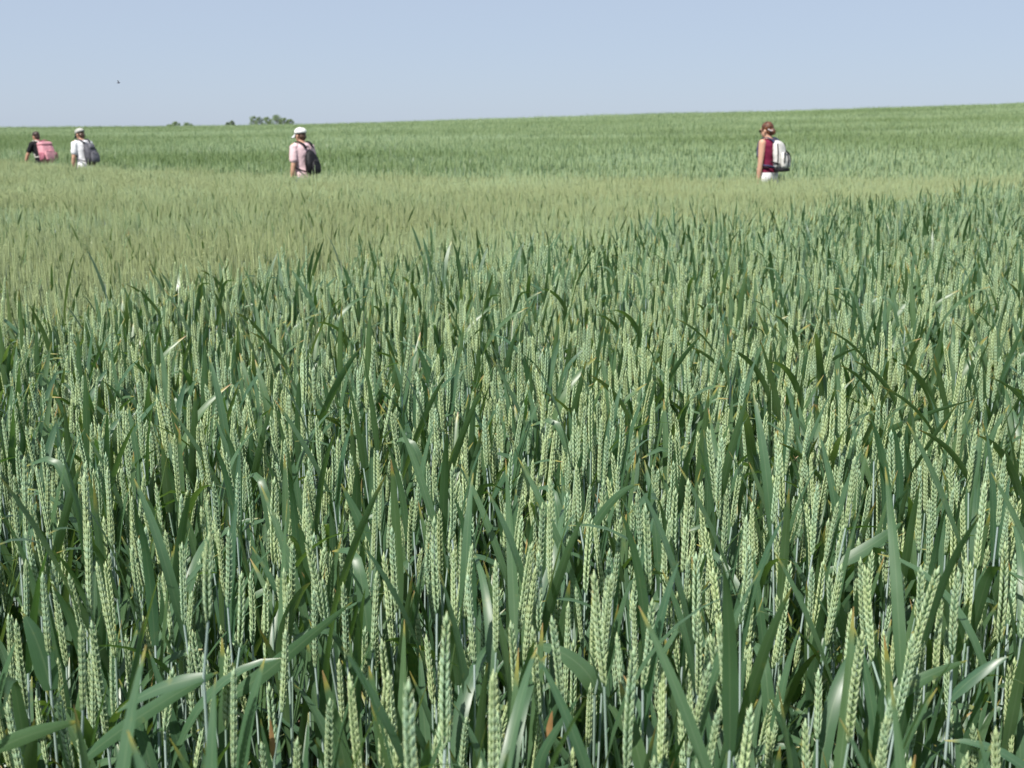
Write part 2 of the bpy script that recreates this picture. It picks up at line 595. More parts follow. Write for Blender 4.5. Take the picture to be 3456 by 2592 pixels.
# leave the spots of the conspicuous stalks free, and a little room before them
def ray(px, py):
    """direction through a spot of the photograph (2212 px wide)"""
    k = 3456 / 2212
    u, v = (px * k - 1728) / 4000, (1296 - py * k) / 4000
    return np.array([u, math.cos(PITCH) + v * math.sin(PITCH), -math.sin(PITCH) + v * math.cos(PITCH)])
HEROES = [
    ([(822, 1262), (800, 1180), (737, 1045)], .028, -.2, 0.98, 'wheat stalk with very broad pale leaf catching the sun, left of centre', .2),
    ([(1012, 1125), (1018, 1040), (1042, 925)], .024, .5, 1.00, 'wheat stalk with dark upright broad leaf near the middle', .6),
    ([(1058, 1085), (1100, 1010), (1137, 930)], .013, -.3, 0.99, 'wheat stalk with straight pale leaf slanting right near the middle', .1),
    ([(1262, 1190), (1290, 1125), (1335, 1070), (1382, 1046)], .017, .1, 0.98, 'wheat stalk with leaf curving over to the right, right of the middle', .3),
    ([(1285, 1500), (1262, 1450), (1205, 1408), (1150, 1400)], .030, .6, 0.93, 'wheat stalk with broad dark leaf bent over leftward at bottom centre', .7),
    ([(175, 1645), (300, 1550), (400, 1488), (470, 1452)], .018, .0, 0.97, 'wheat stalk with long leaf arching right across the bottom left', .3),
    ([(505, 1500), (570, 1455), (650, 1390), (760, 1301)], .022, .1, 0.97, 'wheat stalk with wide flat leaf reaching up right, left of bottom centre', .4),
    ([(625, 1465), (613, 1390), (632, 1310), (672, 1257)], .028, .7, 0.98, 'wheat stalk with deep green leaf curled upward, left of bottom centre', .9),
    ([(1814, 990), (1890, 945), (1984, 901), (2110, 862)], .018, .5, 1.00, 'wheat stalk with long dark leaf arching right beside the right edge', .5),
    ([(1888, 1020), (1930, 960), (1987, 880)], .020, .1, 0.99, 'wheat stalk with straight leaf crossing the long dark arching one', .4),
    ([(1810, 1220), (1885, 1176), (1950, 1127)], .022, .0, 0.97, 'wheat stalk with broad leaf slanting right, right of the middle', .4),
    ([(1854, 1420), (1817, 1338), (1780, 1219)], .022, .2, 0.98, 'wheat stalk with stiff leaf slanting up left in the lower right', .5),
    ([(1915, 1525), (1979, 1474), (2089, 1427)], .019, .1, 0.95, 'wheat stalk with leaf spreading right above the lower right corner', .6),
    ([(2052, 1512), (2117, 1454), (2178, 1419)], .017, -.4, 0.95, 'wheat stalk with pale silvery leaf by the right edge near the bottom', .0),
    ([(772, 795), (752, 740), (727, 688)], .017, .4, 1.01, 'wheat stalk with dark leaf slanting left in the middle rows, left half', .4),
    ([(998, 775), (1014, 735), (1048, 703)], .013, .7, 1.01, 'wheat stalk with thin dark leaf hooked right, upper middle rows', .6),
    ([(1792, 783), (1825, 762), (1872, 748)], .012, .8, 1.01, 'wheat stalk with thin dark leaf arched right in the right middle rows', .6),
    ([(-8, 1618), (80, 1581), (172, 1558)], .018, .3, 0.97, 'wheat stalk with yellow-tipped leaf lying rightward in the bottom left corner', .7),
    ([(110, 1490), (86, 1403), (50, 1325)], .030, .0, 0.98, 'wheat stalk with very broad twisted leaf at the left edge', .2),
    ([(240, 1490), (226, 1330), (202, 1034)], .024, .1, 1.04, 'wheat stalk with tall straight leaf ending in a brown tip, left side', .5),
    ([(592, 1640), (588, 1600), (583, 1550)], .008, .2, .88, 'wheat stalk with thin dead brown blade, left of bottom centre', 2.0),
    ([(1182, 1625), (1186, 1580), (1193, 1535)], .010, .1, .89, 'wheat stalk with withered orange-brown blade at bottom centre', 2.0),
    ([(654, 728), (655, 700), (658, 664)], .007, .1, 1.0, 'wheat stalk with thin brown dead blade in the upper middle rows, left half', 2.0),
    ([(440, 1462), (340, 1490), (250, 1540)], .016, .4, .95, 'wheat stalk with leaf hanging over to the left in the bottom left', .3),
    ([(1240, 1655), (1165, 1655), (1255, 1500)], .016, -.1, .95, 'wheat stalk with pale folded leaf pointing up right at bottom centre', .1),
]
ok = np.ones(n, bool)
for h in HEROES:
    d = ray(*h[0][-1]); yt = d[1] / -d[2] * (EYE - h[3])
    hx = [ray(*q)[0] / ray(*q)[1] * yt for q in h[0]]
    ok &= ~((x > min(hx) - .022) & (x < max(hx) + .022) & (y > yt - .17) & (y < yt + .012))
x, y, rz, sc, ids, tx, ty = x[ok], y[ok], rz[ok], sc[ok], ids[ok], tx[ok], ty[ok]
n = len(x)

# which of them show largest: ear inside the frame, nearest first
def project(px, py, pz):
    dx, dy, dz = px, py, pz - EYE
    f = dy * math.cos(PITCH) - dz * math.sin(PITCH)
    u = dy * math.sin(PITCH) + dz * math.cos(PITCH)
    f = np.maximum(f, 1e-3)
    return 1728 + 4000 * dx / f, 1296 - 4000 * u / f, f
ux, uy, uf = project(x, y, 0.86 * sc)
vis = (ux > 10) & (ux < 3446) & (uy < 2600) & (y > 0.3)
order = np.argsort(np.where(vis, uf, 1e9))
N_THINGS = 275
front = np.zeros(n, bool); front[order[:N_THINGS]] = True
front_list = np.where(front)[0]

rest = ~front
put(x[rest], y[rest], rz[rest], sc[rest], ids[rest], 0.035)

# middle distance: small patches
ca, sa = math.cos(0.37), math.sin(0.37)
def tiles(size, d0, d1, reach, m):
    k = np.arange(-reach, reach, size)
    a, b = np.meshgrid(k, k)
    a, b = a.ravel(), b.ravel()
    X = a * ca - b * sa; Y = a * sa + b * ca
    d = np.hypot(X, Y)
    s = (d >= d0) & (d < d1) & (Y > 0) & inside(X, Y, m)
    return X[s], Y[s]
def sow(size, d0, d1, reach, m, leafy, bare, gap):
    X1, Y1 = tiles(size, d0, d1, reach, m)
    s = ~near_path(X1, Y1, gap)
    X1, Y1 = X1[s], Y1[s]
    mid, far = zones(X1, Y1)
    n1 = len(X1)
    b = mid > 0.35 + 0.3 * rng.random(n1)
    ids1 = np.where(b, np.array(bare)[rng.integers(0, len(bare), n1)], np.array(leafy)[rng.integers(0, len(leafy), n1)])
    put(X1, Y1, rng.integers(0, 4, n1) * (math.pi / 2) + 0.37, crop_scale(X1, Y1), ids1)
sow(P0, D0 - 0.12, D1, 6, 1.6, idx0p, idx0p, 0)
sow(P1, D1, D2, 15, 2.0, idx1_leafy, idx1_bare, 0)
sow(P2, D2, D3, 36, 3.0, idx2_leafy, idx2_bare, 0.25)
sow(P3, D3 - 0.2, 124, 126, 6.0, idx3, idx3, 0.4)      # up and over the ridge

P = np.concatenate(pts); RO = np.concatenate(rots); SC = np.concatenate(scls); ID = np.concatenate(idxs); RI = np.concatenate(ripes); TI = np.concatenate(tints)
me = bpy.data.meshes.new('wheat')
me.from_pydata(P.tolist(), [], [])
def fattr(name, typ, key, arr):
    a = me.attributes.new(name, typ, 'POINT'); a.data.foreach_set(key, np.ascontiguousarray(arr).ravel())
fattr('rot', 'FLOAT_VECTOR', 'vector', RO.astype(np.float32))
fattr('scl', 'FLOAT', 'value', SC.astype(np.float32))
fattr('idx', 'INT', 'value', ID.astype(np.int32))
fattr('ripe', 'FLOAT', 'value', RI.astype(np.float32))
fattr('tint', 'FLOAT', 'value', TI.astype(np.float32))
wheat = bpy.data.objects.new('wheat', me)
C.objects.link(wheat)
tag(wheat, 'dense green wheat crop covering the whole field behind the front stalks', 'wheat', kind='stuff')
for m in WMATS: me.materials.append(m)

ng = bpy.data.node_groups.new('sow_wheat', 'GeometryNodeTree')
ng.interface.new_socket('Geometry', in_out='INPUT', socket_type='NodeSocketGeometry')
ng.interface.new_socket('Geometry', in_out='OUTPUT', socket_type='NodeSocketGeometry')
gi, go = ng.nodes.new('NodeGroupInput'), ng.nodes.new('NodeGroupOutput')
iop = ng.nodes.new('GeometryNodeInstanceOnPoints')
ci = ng.nodes.new('GeometryNodeCollectionInfo')
ci.inputs['Collection'].default_value = src
ci.inputs['Separate Children'].default_value = True
ci.inputs['Reset Children'].default_value = True
def named(nm, typ):
    n = ng.nodes.new('GeometryNodeInputNamedAttribute'); n.data_type = typ; n.inputs['Name'].default_value = nm
    return n.outputs['Attribute']
iop.inputs['Pick Instance'].default_value = True
ng.links.new(gi.outputs[0], iop.inputs['Points'])
ng.links.new(ci.outputs[0], iop.inputs['Instance'])
ng.links.new(named('idx', 'INT'), iop.inputs['Instance Index'])
ng.links.new(named('rot', 'FLOAT_VECTOR'), iop.inputs['Rotation'])
ng.links.new(named('scl', 'FLOAT'), iop.inputs['Scale'])
ng.links.new(iop.outputs[0], go.inputs[0])
md = wheat.modifiers.new('sow', 'NODES'); md.node_group = ng

# the front stalks: things with parts
part_meshes = []
for p in plants0:
    part_meshes.append((p['stem'].mesh('stem', WMATS), p['ear'].mesh('ear', WMATS), [q.mesh('leaf', WMATS) for q in p['leaf']]))
def obj(name, me, parent):
    o = bpy.data.objects.new(name, me); C.objects.link(o); o.parent = parent; return o
FRONT_GROUP = 'wheat stalks in the frontmost rows'
def habit(v, i):
    """how this stalk looks: where the ear leans, how the top leaf is held"""
    a = np.array(plants0[v]['ear'].v)
    top = a[a[:, 2].argmax()]; c, s_ = math.cos(rz[i]), math.sin(rz[i])
    lx = (top[0] * c - top[1] * s_) + ty[i] * 0.9
    lean = 'leaning left' if lx < -0.05 else 'leaning right' if lx > 0.05 else 'upright'
    lf = np.array(plants0[v]['leaf'][0].v)
    tip, base = lf[-1], lf[0]
    how = 'drooping' if tip[2] < base[2] + 0.05 else 'arching' if tip[2] < base[2] + 0.13 else 'raised'
    q = ux[i] / 3456
    where = 'lower left' if q < .2 else 'bottom left of centre' if q < .4 else 'bottom centre' if q < .6 else 'bottom right of centre' if q < .8 else 'lower right'
    row = 'front row' if uy[i] > 2180 else 'second rows'
    return '%s wheat stalk with %s top leaf, %s at %s' % (lean, how, row, where)
for i in front_list:
    st, er, lv = part_meshes[ids[i]]
    o = bpy.data.objects.new('wheat_stalk', None); C.objects.link(o)
    o.empty_display_size = 0.05
    o.location = (x[i], y[i], float(terrain(x[i], y[i])))
    o.rotation_euler = (tx[i], ty[i], rz[i]); o.scale = (sc[i],) * 3
    tag(o, habit(ids[i], i), 'wheat stalk', FRONT_GROUP)
    obj('stem', st, o); obj('ear', er, o)
    for q in lv: obj('leaf', q, o)

# stalks whose broad leaves stand out one by one
def hero(path, W, face, ztop, label, r=0.3, slope=0.0):
    rs = np.random.default_rng(int(path[0][0] * 7 + path[0][1]))
    d = ray(*path[-1]); yt = d[1] / -d[2] * (EYE - ztop)
    P3 = []
    for k, (a, b) in enumerate(path):
        d = ray(a, b); yy = yt * (1 + slope * (1 - k / (len(path) - 1)))
        P3.append(np.array([0, 0, EYE]) + d * yy / d[1])
    # smooth the path, 15 points
    P3 = np.array(P3); tt = np.linspace(0, 1, len(P3)); ts = np.linspace(0, 1, 15)
    if len(P3) >= 3:
        co = [np.polyfit(tt, P3[:, c], min(3, len(P3) - 1)) for c in range(3)]
        Q = np.stack([np.polyval(q, ts) for q in co], 1)
    else:
        Q = np.stack([np.interp(ts, tt, P3[:, c]) for c in range(3)], 1)
    B = Q[0]
    o = empty('wheat_stalk', (B[0], B[1], float(terrain(B[0], B[1]))))
    Q = Q - np.array(o.location)
    Ht = max(0.78, Q[0][2] + 0.05) + 0.03 * rs.random()
    lean = rs.standard_normal(2) * 0.012
    r0, r = r, min(r, 0.6)
    m = MB(); tube(m, [(0, 0, 0), (0, 0, Q[0][2]), (lean[0], lean[1], Ht)], [.0023, .0019, .0015], 6, 2, 0, 1, r, cap=False)
    obj('stem', m.mesh('stem', WMATS), o)
    m = MB(); make_ear(m, np.array([lean[0], lean[1], Ht]), np.array([lean[0] * 2, lean[1] * 2, .3]), 0.105 + .02 * rs.random(), rs.random() * 6.28, 0, r, rs, .68)
    obj('ear', m.mesh('ear', WMATS), o)
    n = len(Q); wd = []
    r = r0
    for k in range(n):
        dd = unit(Q[min(k + 1, n - 1)] - Q[max(k - 1, 0)])
        view = unit(np.array([0, 0, EYE]) - (Q[k] + np.array(o.location)))
        side = unit(np.cross(dd, view)); away = np.cross(dd, side)
        a = face + 0.5 * (k / (n - 1) - .5)
        wd.append(side * math.cos(a) + away * math.sin(a))
    m = MB(); leaf_strip(m, [q for q in Q], [leaf_width(k / (n - 1), W) for k in range(n)], wd, min(r, 1))
    lo = obj('leaf', m.mesh('leaf', [M_EAR, M_DRY if r > 1 else M_LEAF, M_STEM]), o)
    if r > 1: lo['label'] = 'dead brown leaf'
    r = min(r, 0.5)
    m = MB(); make_leaf(m, (0, 0, .45), rs.random() * 6.28, .35, .6, .24, .014, 1.0, 9, r, rs); obj('leaf', m.mesh('leaf', WMATS), o)
    tag(o, label, 'wheat stalk', 'wheat stalks with a conspicuous leaf')
for h in HEROES: hero(h[0], h[1], h[2], h[3], h[4], h[5])

# ------------------------------------------------------------------ people
def ring_loft(mb, rings, sides=20, mat=0, power=2.0):
    """rings: (centre, half width along x', half depth along y', x', y')"""
    V, F = [], []
    for c, a, b, ex, ey in rings:
        for k in range(sides):
            th = 2 * math.pi * k / sides
            cs, sn = math.cos(th), math.sin(th)
            cs = math.copysign(abs(cs) ** (2 / power), cs); sn = math.copysign(abs(sn) ** (2 / power), sn)
            V.append(c + ex * (a * cs) + ey * (b * sn))
    n = len(rings)
    for i in range(n - 1):
        for k in range(sides):
            F.append((i * sides + k, i * sides + (k + 1) % sides, (i + 1) * sides + (k + 1) % sides, (i + 1) * sides + k))
    F.append(tuple(range(sides))[::-1]); F.append(tuple((n - 1) * sides + k for k in range(sides)))
    mb.add([tuple(x) for x in V], F, mat)

def limb(mb, pts, rad, sides=14, sub=5):
    """tapered tube through the joints, with rounded ends"""
    P = [np.array(p, float) for p in pts]
    out, rr = [], []
    for i in range(len(P) - 1):
        for k in range(sub):
            f = k / sub
            out.append(P[i] * (1 - f) + P[i + 1] * f); rr.append(rad[i] * (1 - f) + rad[i + 1] * f)
    out.append(P[-1]); rr.append(rad[-1])
    d0 = unit(out[0] - out[1]); d1 = unit(out[-1] - out[-2])
    a = [(out[0] + d0 * rr[0] * q, rr[0] * math.sqrt(max(0.02, 1 - q * q))) for q in (0.95, 0.7, 0.35)]
    b = [(out[-1] + d1 * rr[-1] * q, rr[-1] * math.sqrt(max(0.02, 1 - q * q))) for q in (0.35, 0.7, 0.95)]
    pts2 = [p for p, _ in a] + out + [p for p, _ in b]
    rad2 = [q for _, q in a] + rr + [q for _, q in b]
    tube(mb, pts2, rad2, sides, 0)

def ellipsoid(mb, c, rx, ry, rz, Rm=None, seg=20, rings=12, mat=0):
    c = np.array(c, float)
    V, F = [], []
    for i in range(1, rings):
        ph = math.pi * i / rings
        for k in range(seg):
            th = 2 * math.pi * k / seg
            V.append(np.array([rx * math.sin(ph) * math.cos(th), ry * math.sin(ph) * math.sin(th), rz * math.cos(ph)]))
    V.append(np.array([0, 0, rz])); V.append(np.array([0, 0, -rz]))
    for i in range(rings - 2):
        for k in range(seg):
            F.append((i * seg + k, (i + 1) * seg + k, (i + 1) * seg + (k + 1) % seg, i * seg + (k + 1) % seg))
    t, b = len(V) - 2, len(V) - 1
    for k in range(seg):
        F.append((t, k, (k + 1) % seg)); F.append((b, (rings - 2) * seg + (k + 1) % seg, (rings - 2) * seg + k))
    if Rm is not None: V = [Rm @ v for v in V]
    mb.add([tuple(c + v) for v in V], F, mat)

def rotx(a):
    c, s_ = math.cos(a), math.sin(a)
    return np.array([[1, 0, 0], [0, c, -s_], [0, s_, c]])

def remeshed(mb, name, mat, parent, voxel=0.009, wrinkle=0.0, smooth=4):
    o = mb.build(name, mat, parent)
    m = o.modifiers.new('weld', 'REMESH'); m.mode = 'VOXEL'; m.voxel_size = voxel; m.use_smooth_shade = True
    m = o.modifiers.new('smooth', 'SMOOTH'); m.factor = 0.5; m.iterations = smooth
    if wrinkle:
        tx_ = bpy.data.textures.new('folds', 'CLOUDS'); tx_.noise_scale = 0.09; tx_.noise_depth = 2
        m = o.modifiers.new('folds', 'DISPLACE'); m.texture = tx_; m.strength = wrinkle; m.mid_level = 0.5
    return o

class Walker:
    """local frame: facing -Y, left is +X, up +Z; the torso leans forward about the hips"""
    def __init__(s, height, lean, nod, arms, stride, hunch=0.0):
        s.k = height / 1.70
        s.lean, s.nod, s.arms, s.stride, s.hunch = lean, nod, arms, stride, hunch
        s.hip = np.array([0, 0, 0.93])
    def T(s, p):                                   # lean about the hips, more with height when hunched
        p = np.array(p, float)
        h = max(0.0, p[2] - s.hip[2])
        a = s.lean + s.hunch * min(1.0, h / 0.5)
        return s.hip + rotx(a) @ (p - s.hip) if h > 0 else p
    def frame(s, z):
        h = max(0.0, z - s.hip[2]); a = s.lean + s.hunch * min(1.0, h / 0.5)
        m = rotx(a)
        return m @ np.array([1.0, 0, 0]), m @ np.array([0, 1.0, 0])
    TORSO = [(0.83, .135, .10, 0), (0.88, .165, .118, 0), (0.95, .168, .120, 0), (1.05, .146, .108, -.005), (1.15, .150, .112, -.006),
             (1.27, .170, .120, .0), (1.36, .182, .112, .008), (1.41, .172, .092, .012), (1.445, .115, .070, .012), (1.47, .070, .060, .006)]
    def torso(s, mb, z0, z1, grow=0.0, wide=1.0, sides=24):
        rings = []
        zs = np.array([q[0] for q in s.TORSO])
        for z in np.linspace(z0, z1, 22):
            a = np.interp(z, zs, [q[1] for q in s.TORSO]) * wide + grow
            b = np.interp(z, zs, [q[2] for q in s.TORSO]) * wide + grow
            yo = np.interp(z, zs, [q[3] for q in s.TORSO])
            ex, ey = s.frame(z)
            rings.append((s.T((0, yo, z)) * s.k, a * s.k, b * s.k, ex, ey))
        ring_loft(mb, rings, sides, power=2.25)
    def arm_pts(s, side):
        sh = s.T((side * 0.185, 0.008, 1.40))
        up, lo = s.arms[0 if side > 0 else 1]
        el = sh + np.array(up); wr = el + np.array(lo)
        return sh, el, wr
    def leg_pts(s, side):
        q = s.stride * side
        hip = np.array([side * 0.088, 0, 0.88])
        knee = np.array([side * 0.095, -0.04 - 0.17 * q, 0.48])
        ank = np.array([side * 0.095, 0.03 - 0.30 * q, 0.085])
        return hip, knee, ank
    def body(s, mat, parent):
        k = s.k
        mb = MB()
        s.torso(mb, 0.83, 1.47)
        neck0, neck1 = s.T((0, 0.015, 1.43)), None
        s.hc = s.T((0, -0.012, 1.585))               # head centre
        Rh = rotx(s.lean + s.hunch + s.nod)
        s.Rh = Rh
        limb(mb, [neck0 * k, (s.hc + Rh @ np.array([0, .02, -.03])) * k], [.058 * k, .052 * k])
        H = lambda p: (s.hc + Rh @ np.array(p, float)) * k
        s.H = H
        ellipsoid(mb, H((0, .012, .03)), .074 * k, .092 * k, .088 * k, Rh)        # skull
        ellipsoid(mb, H((0, -.022, -.035)), .060 * k, .066 * k, .078 * k, Rh)     # face
        ellipsoid(mb, H((0, -.050, -.090)), .030 * k, .028 * k, .022 * k, Rh)     # chin
        limb(mb, [H((0, -.086, .012)), H((0, -.104, -.028))], [.008 * k, .014 * k])   # nose
        limb(mb, [H((-.022, -.082, -.062)), H((.022, -.082, -.062))], [.008 * k, .008 * k])  # lips
        limb(mb, [H((-.045, -.078, .024)), H((.045, -.078, .024))], [.010 * k, .010 * k])  # brow
        for q in (-1, 1):
            ellipsoid(mb, H((q * .076, .008, -.012)), .010 * k, .020 * k, .032 * k, Rh)
            sh, el, wr = s.arm_pts(q)
            limb(mb, [sh * k, (sh * .5 + el * .5) * k, el * k, (el * .6 + wr * .4) * k, wr * k], [.056 * k, .050 * k, .040 * k, .041 * k, .027 * k])
            d = unit(wr - el)
            side = unit(np.cross(d, np.array([q * 1.0, 0.15, 0])))             # across the palm
            nrm = np.cross(side, d)
            pc = wr + d * 0.05
            for f in (-1.2, -.4, .4, 1.2):
                limb(mb, [(wr + d * .01 + side * f * .012) * k, (wr + d * .085 + side * f * .017) * k], [.015 * k, .013 * k], 8, 3)
            for f, L in zip((-1.35, -.45, .45, 1.35), (.060, .076, .082, .072)):
                b0 = wr + d * .085 + side * f * .0165
                b1 = b0 + d * L * .5 - nrm * q * .008
                b2 = b1 + d * L * .42 - nrm * q * .022
                limb(mb, [b0 * k, b1 * k, b2 * k], [.0095 * k, .0088 * k, .0075 * k], 8, 3)
            t0 = wr + d * .025 + side * .022; t1 = t0 + d * .035 + side * .028; t2 = t1 + d * .032 + side * .006
            limb(mb, [t0 * k, t1 * k, t2 * k], [.013 * k, .011 * k, .009 * k], 8, 3)
            hip, kn, an = s.leg_pts(q)
            limb(mb, [hip * k, (hip * .5 + kn * .5) * k, kn * k, (kn * .65 + an * .35) * k, an * k], [.088 * k, .074 * k, .054 * k, .055 * k, .036 * k])
            limb(mb, [(an + np.array([0, .04, -.045])) * k, (an + np.array([0, -.06, -.045])) * k, (an + np.array([0, -.17, -.058])) * k], [.036 * k, .040 * k, .026 * k])
        return remeshed(mb, 'body', mat, parent, 0.0075, smooth=3)
    def eyes(s, parent):
        for q in (-1, 1):
            mb = MB(); ellipsoid(mb, s.H((q * .030, -.076, .008)), .013 * s.k, .010 * s.k, .008 * s.k, s.Rh, 10, 8)
            mb.build('eye', M_EYE, parent)
    def shirt(s, mat, parent, hem=0.80, sleeve=0.62, neck=1.455, loose=0.016):
        mb = MB(); k = s.k
        s.torso(mb, hem, neck, loose, 1.0)
        for q in (-1, 1):
            sh, el, wr = s.arm_pts(q)
            if sleeve > 0:
                e = sh + (el - sh) * sleeve
                limb(mb, [(sh + np.array([-q * .05, 0, .0])) * k, sh * k, e * k], [.062 * k, .070 * k, .068 * k])
        return remeshed(mb, 'shirt', mat, parent, 0.010, 0.012, 2)
    def trousers(s, mat, parent, leg_end=0.0, name='trousers'):
        mb = MB(); k = s.k
        s.torso(mb, 0.83, 1.01, 0.012)
        for q in (-1, 1):
            hip, kn, an = s.leg_pts(q)
            P = [hip, hip * .5 + kn * .5, kn] + ([an + np.array([0, 0, .02])] if leg_end == 0 else [kn + (an - kn) * leg_end])
            limb(mb, [p * k for p in P], [.104 * k, .094 * k, .076 * k, .066 * k])
        return remeshed(mb, name, mat, parent, 0.011, 0.012, 2)
    def shoes(s, mat, parent):
        for q in (-1, 1):
            hip, kn, an = s.leg_pts(q); mb = MB(); k = s.k
            limb(mb, [(an + np.array([0, .045, -.042])) * k, (an + np.array([0, -.06, -.040])) * k, (an + np.array([0, -.18, -.052])) * k], [.043 * k, .047 * k, .033 * k])
            remeshed(mb, 'shoe', mat, parent, 0.009, 0, 2)
    def hair(s, mat, parent, bun=False, low=-.02):
        mb = MB(); k = s.k
        ellipsoid(mb, s.H((0, .022, .042)), .083 * k, .096 * k, .090 * k, s.Rh)
        ellipsoid(mb, s.H((0, .052, -.005 + low)), .070 * k, .058 * k, .072 * k, s.Rh)
        if bun:
            ellipsoid(mb, s.H((0, .105, -.035)), .042 * k, .040 * k, .052 * k, s.Rh)
        return remeshed(mb, 'hair', mat, parent, 0.007, 0.012, 2)
    def cap(s, mat, parent, brim_mat=None, brim=0.085):
        mb = MB(); k = s.k
        prof = [(.0, 1.0), (.03, 1.01), (.055, .93), (.078, .74), (.092, .48), (.099, .18)]
        rings = []
        for z, q in prof:
            rings.append((s.H((0, .010 + .004, .028 + z)), .092 * q * k, .109 * q * k, s.Rh @ np.array([1., 0, 0]), s.Rh @ np.array([0, 1., 0])))
        ring_loft(mb, rings, 24)
        o = mb.build('cap', mat, parent)
        mb = MB(); ellipsoid(mb, s.H((0, .012, .130)), .008 * k, .008 * k, .006 * k, s.Rh, 10, 6); mb.build('button', mat, o)
        mb = MB()                                                        # the peak: a curved tongue with thickness
        V, F = [], []
        nu, nv = 12, 6
        for lay in (0, 1):
            for j in range(nv + 1):
                for i in range(nu + 1):
                    th = math.pi * (1.12 + 0.76 * i / nu)
                    rr_ = 1 + (brim / .109) * (j / nv) * math.sin(math.pi * (0.12 + 0.76 * i / nu)) ** 0.5
                    xx, yy = .090 * math.cos(th) * (1 + .06 * j / nv), .107 * math.sin(th) * rr_
                    zz = .032 - .16 * abs(xx) * abs(xx) / .09 - .045 * (j / nv) - lay * .004
                    V.append(s.H((xx, yy + .012, zz)))
        W_ = nu + 1; B = (nu + 1) * (nv + 1)
        for j in range(nv):
            for i in range(nu):
                a = j * W_ + i
                F += [(a, a + 1, a + W_ + 1, a + W_), (B + a, B + a + W_, B + a + W_ + 1, B + a + 1)]
        for i in range(nu):
            F += [(nv * W_ + i, nv * W_ + i + 1, B + nv * W_ + i + 1, B + nv * W_ + i), (i, B + i, B + i + 1, i + 1)]
        for j in range(nv):
            F += [(j * W_, (j + 1) * W_, B + (j + 1) * W_, B + j * W_), (j * W_ + nu, B + j * W_ + nu, B + (j + 1) * W_ + nu, (j + 1) * W_ + nu)]
        mb.add([tuple(v) for v in V], F)
        mb.build('peak', brim_mat or mat, o)
        return o
    # ---- backpack pieces, placed in the walker's frame but built under the pack's own empty
    def strap(s, mat, parent, side, z_low, w=.045, th=.012, xo=.095):
        """over the shoulder from the pack's top, down the chest and back under the arm"""
        path = [(side * xo * .75, .17, 1.36), (side * xo * .95, .12, 1.43), (side * xo * 1.12, .05, 1.468), (side * xo * 1.18, -.02, 1.462), (side * xo * 1.16, -.085, 1.415),
                (side * xo * 1.2, -.138, 1.32), (side * xo * 1.38, -.142, 1.21), (side * .165, -.10, 1.12), (side * .188, 0.0, 1.07), (side * .165, .10, z_low + .06), (side * .12, .165, z_low + .03)]
        zs = np.array([q[0] for q in s.TORSO])
        def hug(p):                                  # lay the front of the strap on the chest
            if p[1] > -.05 or p[2] > 1.44: return p
            a = np.interp(p[2], zs, [q[1] for q in s.TORSO]) + .016
            b = np.interp(p[2], zs, [q[2] for q in s.TORSO]) + .016
            yy = b * max(0.0, 1 - (abs(p[0]) / a) ** 2.25) ** (1 / 2.25)
            return (p[0], -yy + np.interp(p[2], zs, [q[3] for q in s.TORSO]), p[2])
        path = [hug(p) for p in path]
        P = [s.T(p) * s.k for p in path]
        mb = MB()
        n = len(P)
        V, F = [], []
        for i, p in enumerate(P):
            d = unit(P[min(i + 1, n - 1)] - P[max(i - 1, 0)])
            c = s.T((0, 0, path[i][2])) * s.k
            out = unit((p - c) - d * np.dot(p - c, d))
            if 1 <= i <= 3: out = unit(np.array([0, .1, 1.0]) - d * np.dot(np.array([0, .1, 1.0]), d))
            wv = unit(np.cross(d, out))
            ww = w * (1 if i < 7 else .55) * .5
            for a, b in ((-1, 0), (1, 0), (1, 1), (-1, 1)):
                V.append(p + wv * a * ww + out * (b * th + .006))
        for i in range(n - 1):
            for q in range(4):
                F.append((i * 4 + q, i * 4 + (q + 1) % 4, (i + 1) * 4 + (q + 1) % 4, (i + 1) * 4 + q))
        F += [(3, 2, 1, 0), tuple((n - 1) * 4 + q for q in range(4))]
        mb.add([tuple(v) for v in V], F)
        return mb.build('strap', mat, parent)
    def pack_block(s, name, mat, parent, z0, z1, w, d, y0, power=4.0, top=.75, bot=.85, bulge=.25, x0=0.0, wrinkle=.012, voxel=.011):
        """a stuffed bag body: superelliptic sections, rounded top and bottom, deepest below the middle"""
        mb = MB()
        rings = []
        for i in range(19):
            t = i / 18
            z = z0 + (z1 - z0) * t
            e = min(1.0, (1 - (2 * t - 1) ** 6) + .12)
            e = math.sqrt(max(0.05, e))
            ww = w * .5 * e * (bot + (1 - bot) * min(1, t / .3)) * (1 if t < .55 else 1 - (1 - top) * ((t - .55) / .45) ** 1.6)
            dd = d * .5 * e * (1 + bulge * math.sin(math.pi * min(1, t * 1.15)) - bulge * .6 * t)
            ex, ey = s.frame(z)
            c = s.T((x0, y0 + dd, z))
            rings.append((c * s.k, ww * s.k, dd * s.k, ex, ey))
        ring_loft(mb, rings, 28, power=power)
        return remeshed(mb, name, mat, parent, voxel, wrinkle, 3)
    def cord(s, name, mat, parent, pts, r=.004):
        mb = MB(); tube(mb, [s.T(p) * s.k for p in pts], [r * s.k] * len(pts), 6, 0)
        return mb.build(name, mat, parent)

